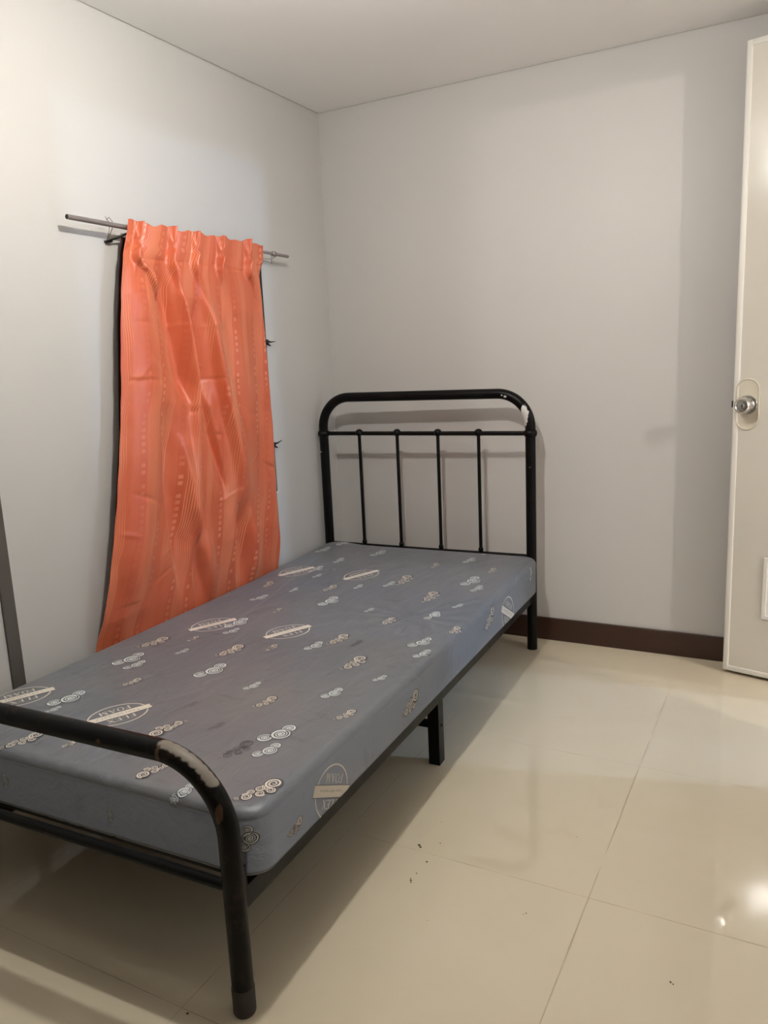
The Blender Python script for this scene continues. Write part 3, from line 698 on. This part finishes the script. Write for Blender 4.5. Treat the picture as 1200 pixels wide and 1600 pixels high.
# crumples
for k in range(26):
    c0 = rng.uniform(.03, .97); zc = rng.uniform(.40, 1.40); an = rng.uniform(-.9, .9); L1 = rng.uniform(.02, .07)
    ds = (S-c0)*.62; dz_ = Zg-zc; a = ds*math.cos(an)+dz_*math.sin(an); b_ = -ds*math.sin(an)+dz_*math.cos(an)
    D += rng.choice([-1, 1])*rng.uniform(.0008, .0022)*np.exp(-(a/L1)**2-(b_/.007)**2)*body
for (s0, s1, zc) in ((.03, .17, 1.13), (.44, .50, 1.155), (.05, .16, .455)):     # fold marks from storage
    D += .0012*np.tanh((Zg-zc-.0)/.003)*np.exp(-((Zg-zc)/.012)**2)*sstep(s0-.01, s0+.01, S)*(1-sstep(s1-.01, s1+.01, S))
base = ip(Zg, (1.60,.0690), (1.50,.066), (1.35,.070), (.9,.074), (.55,.062), (.40,.040), (.318,.026))
hemw = .010*g_(S, .01, .012)*body + .006*g_(1-S, .012, .01)*body
Dm = D*ip(Zg, (1.6,1.),(1.5,1.),(1.35,1.6),(.6,1.6),(.40,.9),(.318,.45))
Xc = .0295 + .005*np.logaddexp(0, (base + Dm - .0295)/.005)*ip(Zg, (1.6,1.),(.42,1.),(.318,.35))
Xc = np.where(Zg > 1.552, np.maximum(Xc, .0605), Xc)
e0 = 1-sstep(0, .05, S); e1 = sstep(.965, 1., S); lo = sstep(.36, .55, Zg); hi = 1-sstep(1.48, 1.54, Zg)
Xc = Xc*(1-e0*lo) + .066*e0*lo; Xc = Xc*(1-e1*lo*hi) + .050*e1*lo*hi
yrag = yl + (S+SH)*(yr-yl) + .0015*np.sin(Zg*55)*(S-.5)
top_wave = .004*np.sin(S*31)+.003*np.sin(S*67+1)
Zc = Zg + sstep(1.50, 1.588, Zg)*top_wave
verts = np.stack([Xc, yrag, Zc], -1).reshape(-1, 3)
faces = []
for j in range(NZ):
    for i in range(NS):
        a = j*(NS+1)+i; faces.append((a, a+NS+1, a+NS+2, a+1))
me = bpy.data.meshes.new('orange_curtain'); me.from_pydata(verts.tolist(), [], faces)
uvl = me.uv_layers.new(name='UVMap')
# cloth width coordinate follows the folds
dX = np.diff(Xc, axis=1); dY = np.diff(yrag, axis=1); arc = np.concatenate([np.zeros((NZ+1, 1)), np.cumsum(np.hypot(dX*.9, dY), axis=1)], 1)
mid = arc[:, NS//2][:, None]; U_ = .4*(arc-mid) + .6*(S-.5)*.70 + .5 + .03*(1.6-Zg)
uvs = np.stack([U_, Zc], -1).reshape(-1, 2)
li = np.zeros(len(me.loops), dtype=np.int32); me.loops.foreach_get('vertex_index', li)
uvl.data.foreach_set('uv', uvs[li].ravel()); me.update()
cur = link('orange_curtain', me, M['curtain'], smooth=True)
md = cur.modifiers.new('thick', 'SOLIDIFY'); md.thickness = .0012; md.offset = 0
tag(cur, 'orange striped satin pinch pleat curtain hanging from the thin rod over the left wall window', 'curtain')

# dark maroon lining behind the curtain, peeping out along both side edges
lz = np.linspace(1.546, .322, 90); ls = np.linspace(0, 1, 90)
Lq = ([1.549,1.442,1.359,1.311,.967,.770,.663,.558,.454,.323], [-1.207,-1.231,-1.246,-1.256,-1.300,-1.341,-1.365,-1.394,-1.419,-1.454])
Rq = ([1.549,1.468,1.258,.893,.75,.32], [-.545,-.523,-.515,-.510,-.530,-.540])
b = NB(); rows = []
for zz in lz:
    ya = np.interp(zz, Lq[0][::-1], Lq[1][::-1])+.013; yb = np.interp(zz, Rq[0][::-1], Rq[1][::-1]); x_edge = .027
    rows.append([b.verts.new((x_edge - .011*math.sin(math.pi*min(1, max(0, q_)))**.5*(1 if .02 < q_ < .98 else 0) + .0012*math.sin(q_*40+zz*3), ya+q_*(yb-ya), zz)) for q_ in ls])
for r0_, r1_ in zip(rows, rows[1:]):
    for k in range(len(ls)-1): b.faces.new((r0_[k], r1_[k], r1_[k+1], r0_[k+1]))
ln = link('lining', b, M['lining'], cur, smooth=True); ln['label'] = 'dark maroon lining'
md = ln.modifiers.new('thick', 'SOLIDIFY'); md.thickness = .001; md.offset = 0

# ------------------------------------------------------------------ crumbs on the tiles
b = NB()
CR = [(1.075,-1.475,.0036),(1.081,-1.481,.003),(1.118,-1.447,.0016),(1.118,-1.525,.002),(1.114,-1.572,.0015),(1.113,-1.600,.0024),(1.116,-1.606,.0018),(1.110,-1.594,.0016),(1.379,-1.595,.0012),(1.375,-1.600,.001),(1.675,-1.661,.0018),(1.680,-1.664,.0012),(1.086,-1.366,.0011),(.904,-2.10,.0022),(1.408,-1.29,.001),(1.20,-1.70,.001)]
for (x, y, r) in CR:
    sphere(b, (x, y, r*.35), r, 6, 5, (1+random.random()*.6, .7+random.random()*.5, .45))
cr = link('dirt_crumbs', b, M['crumb']); tag(cr, 'tiny brown dirt crumbs scattered on the beige tiles beside the bed', 'dirt', kind='stuff')

# ------------------------------------------------------------------ lamps
def lamp(name, x, y, z, ztop, r, strength, col, label):
    root = empty(name, (x, y, ztop)); tag(root, label, 'lamp')
    q = NB(); lathe(q, [(0, .032), (-.008, .032), (-.012, .020), (-(ztop-z)+r+.006, .018), (-(ztop-z)+r*.75, .016)], (0, 0, 0), (0, 0, 1), 24)
    link('lamp_holder', q, M['door_trim'], root, smooth=True, auto=40)
    q = NB(); sphere(q, (0, 0, z-ztop), r, 16, 10); link('bulb', q, emit(name+'_glow', col, strength), root, smooth=True)
    return root
PA, PB, PC = 1480., 1400., 1500.
lamp('ceiling_lamp', 1.000, -1.630, 2.010, H, .025, PA, (.985, .965, .91), 'bare round bulb in a white holder on the bedroom ceiling')
lamp('hall_lamp', 4.60, -1.80, 2.10, 2.50, .045, PB, (1., .90, .80), 'warm bulb hanging from the ceiling of the next room')
lamp('hall_lamp', 4.60, -.13, 2.22, 2.50, .045, PC, (.48, .68, 1.), 'cool white bulb near the back of the next room')

# ------------------------------------------------------------------ world, camera, colour
w = bpy.data.worlds.new('night'); SC.world = w; w.use_nodes = True
w.node_tree.nodes['Background'].inputs[0].default_value = (.01, .012, .02, 1); w.node_tree.nodes['Background'].inputs[1].default_value = .3
cam = bpy.data.cameras.new('camera'); co = bpy.data.objects.new('camera', cam); COL.objects.link(co)
yaw, pitch, roll = [math.radians(v) for v in (28.27438, -10.89302, -2.60380)]
f = Vector((-math.sin(yaw)*math.cos(pitch), math.cos(yaw)*math.cos(pitch), math.sin(pitch)))
r0 = Vector((math.cos(yaw), math.sin(yaw), 0)); u0 = r0.cross(f)
r1 = r0*math.cos(roll)+u0*math.sin(roll); u1 = -r0*math.sin(roll)+u0*math.cos(roll)
mw = Matrix((r1, u1, -f)).transposed().to_4x4(); mw.translation = Vector((1.83446, -2.98916, 1.14704)); co.matrix_world = mw
cam.sensor_fit = 'HORIZONTAL'; cam.sensor_width = 36; cam.lens = 36*1219.08/1200; cam.clip_start = .02
SC.camera = co
vs = SC.view_settings; vs.view_transform = 'Standard'; vs.look = 'None'; vs.gamma = 1; vs.use_curve_mapping = False; vs.exposure = .45
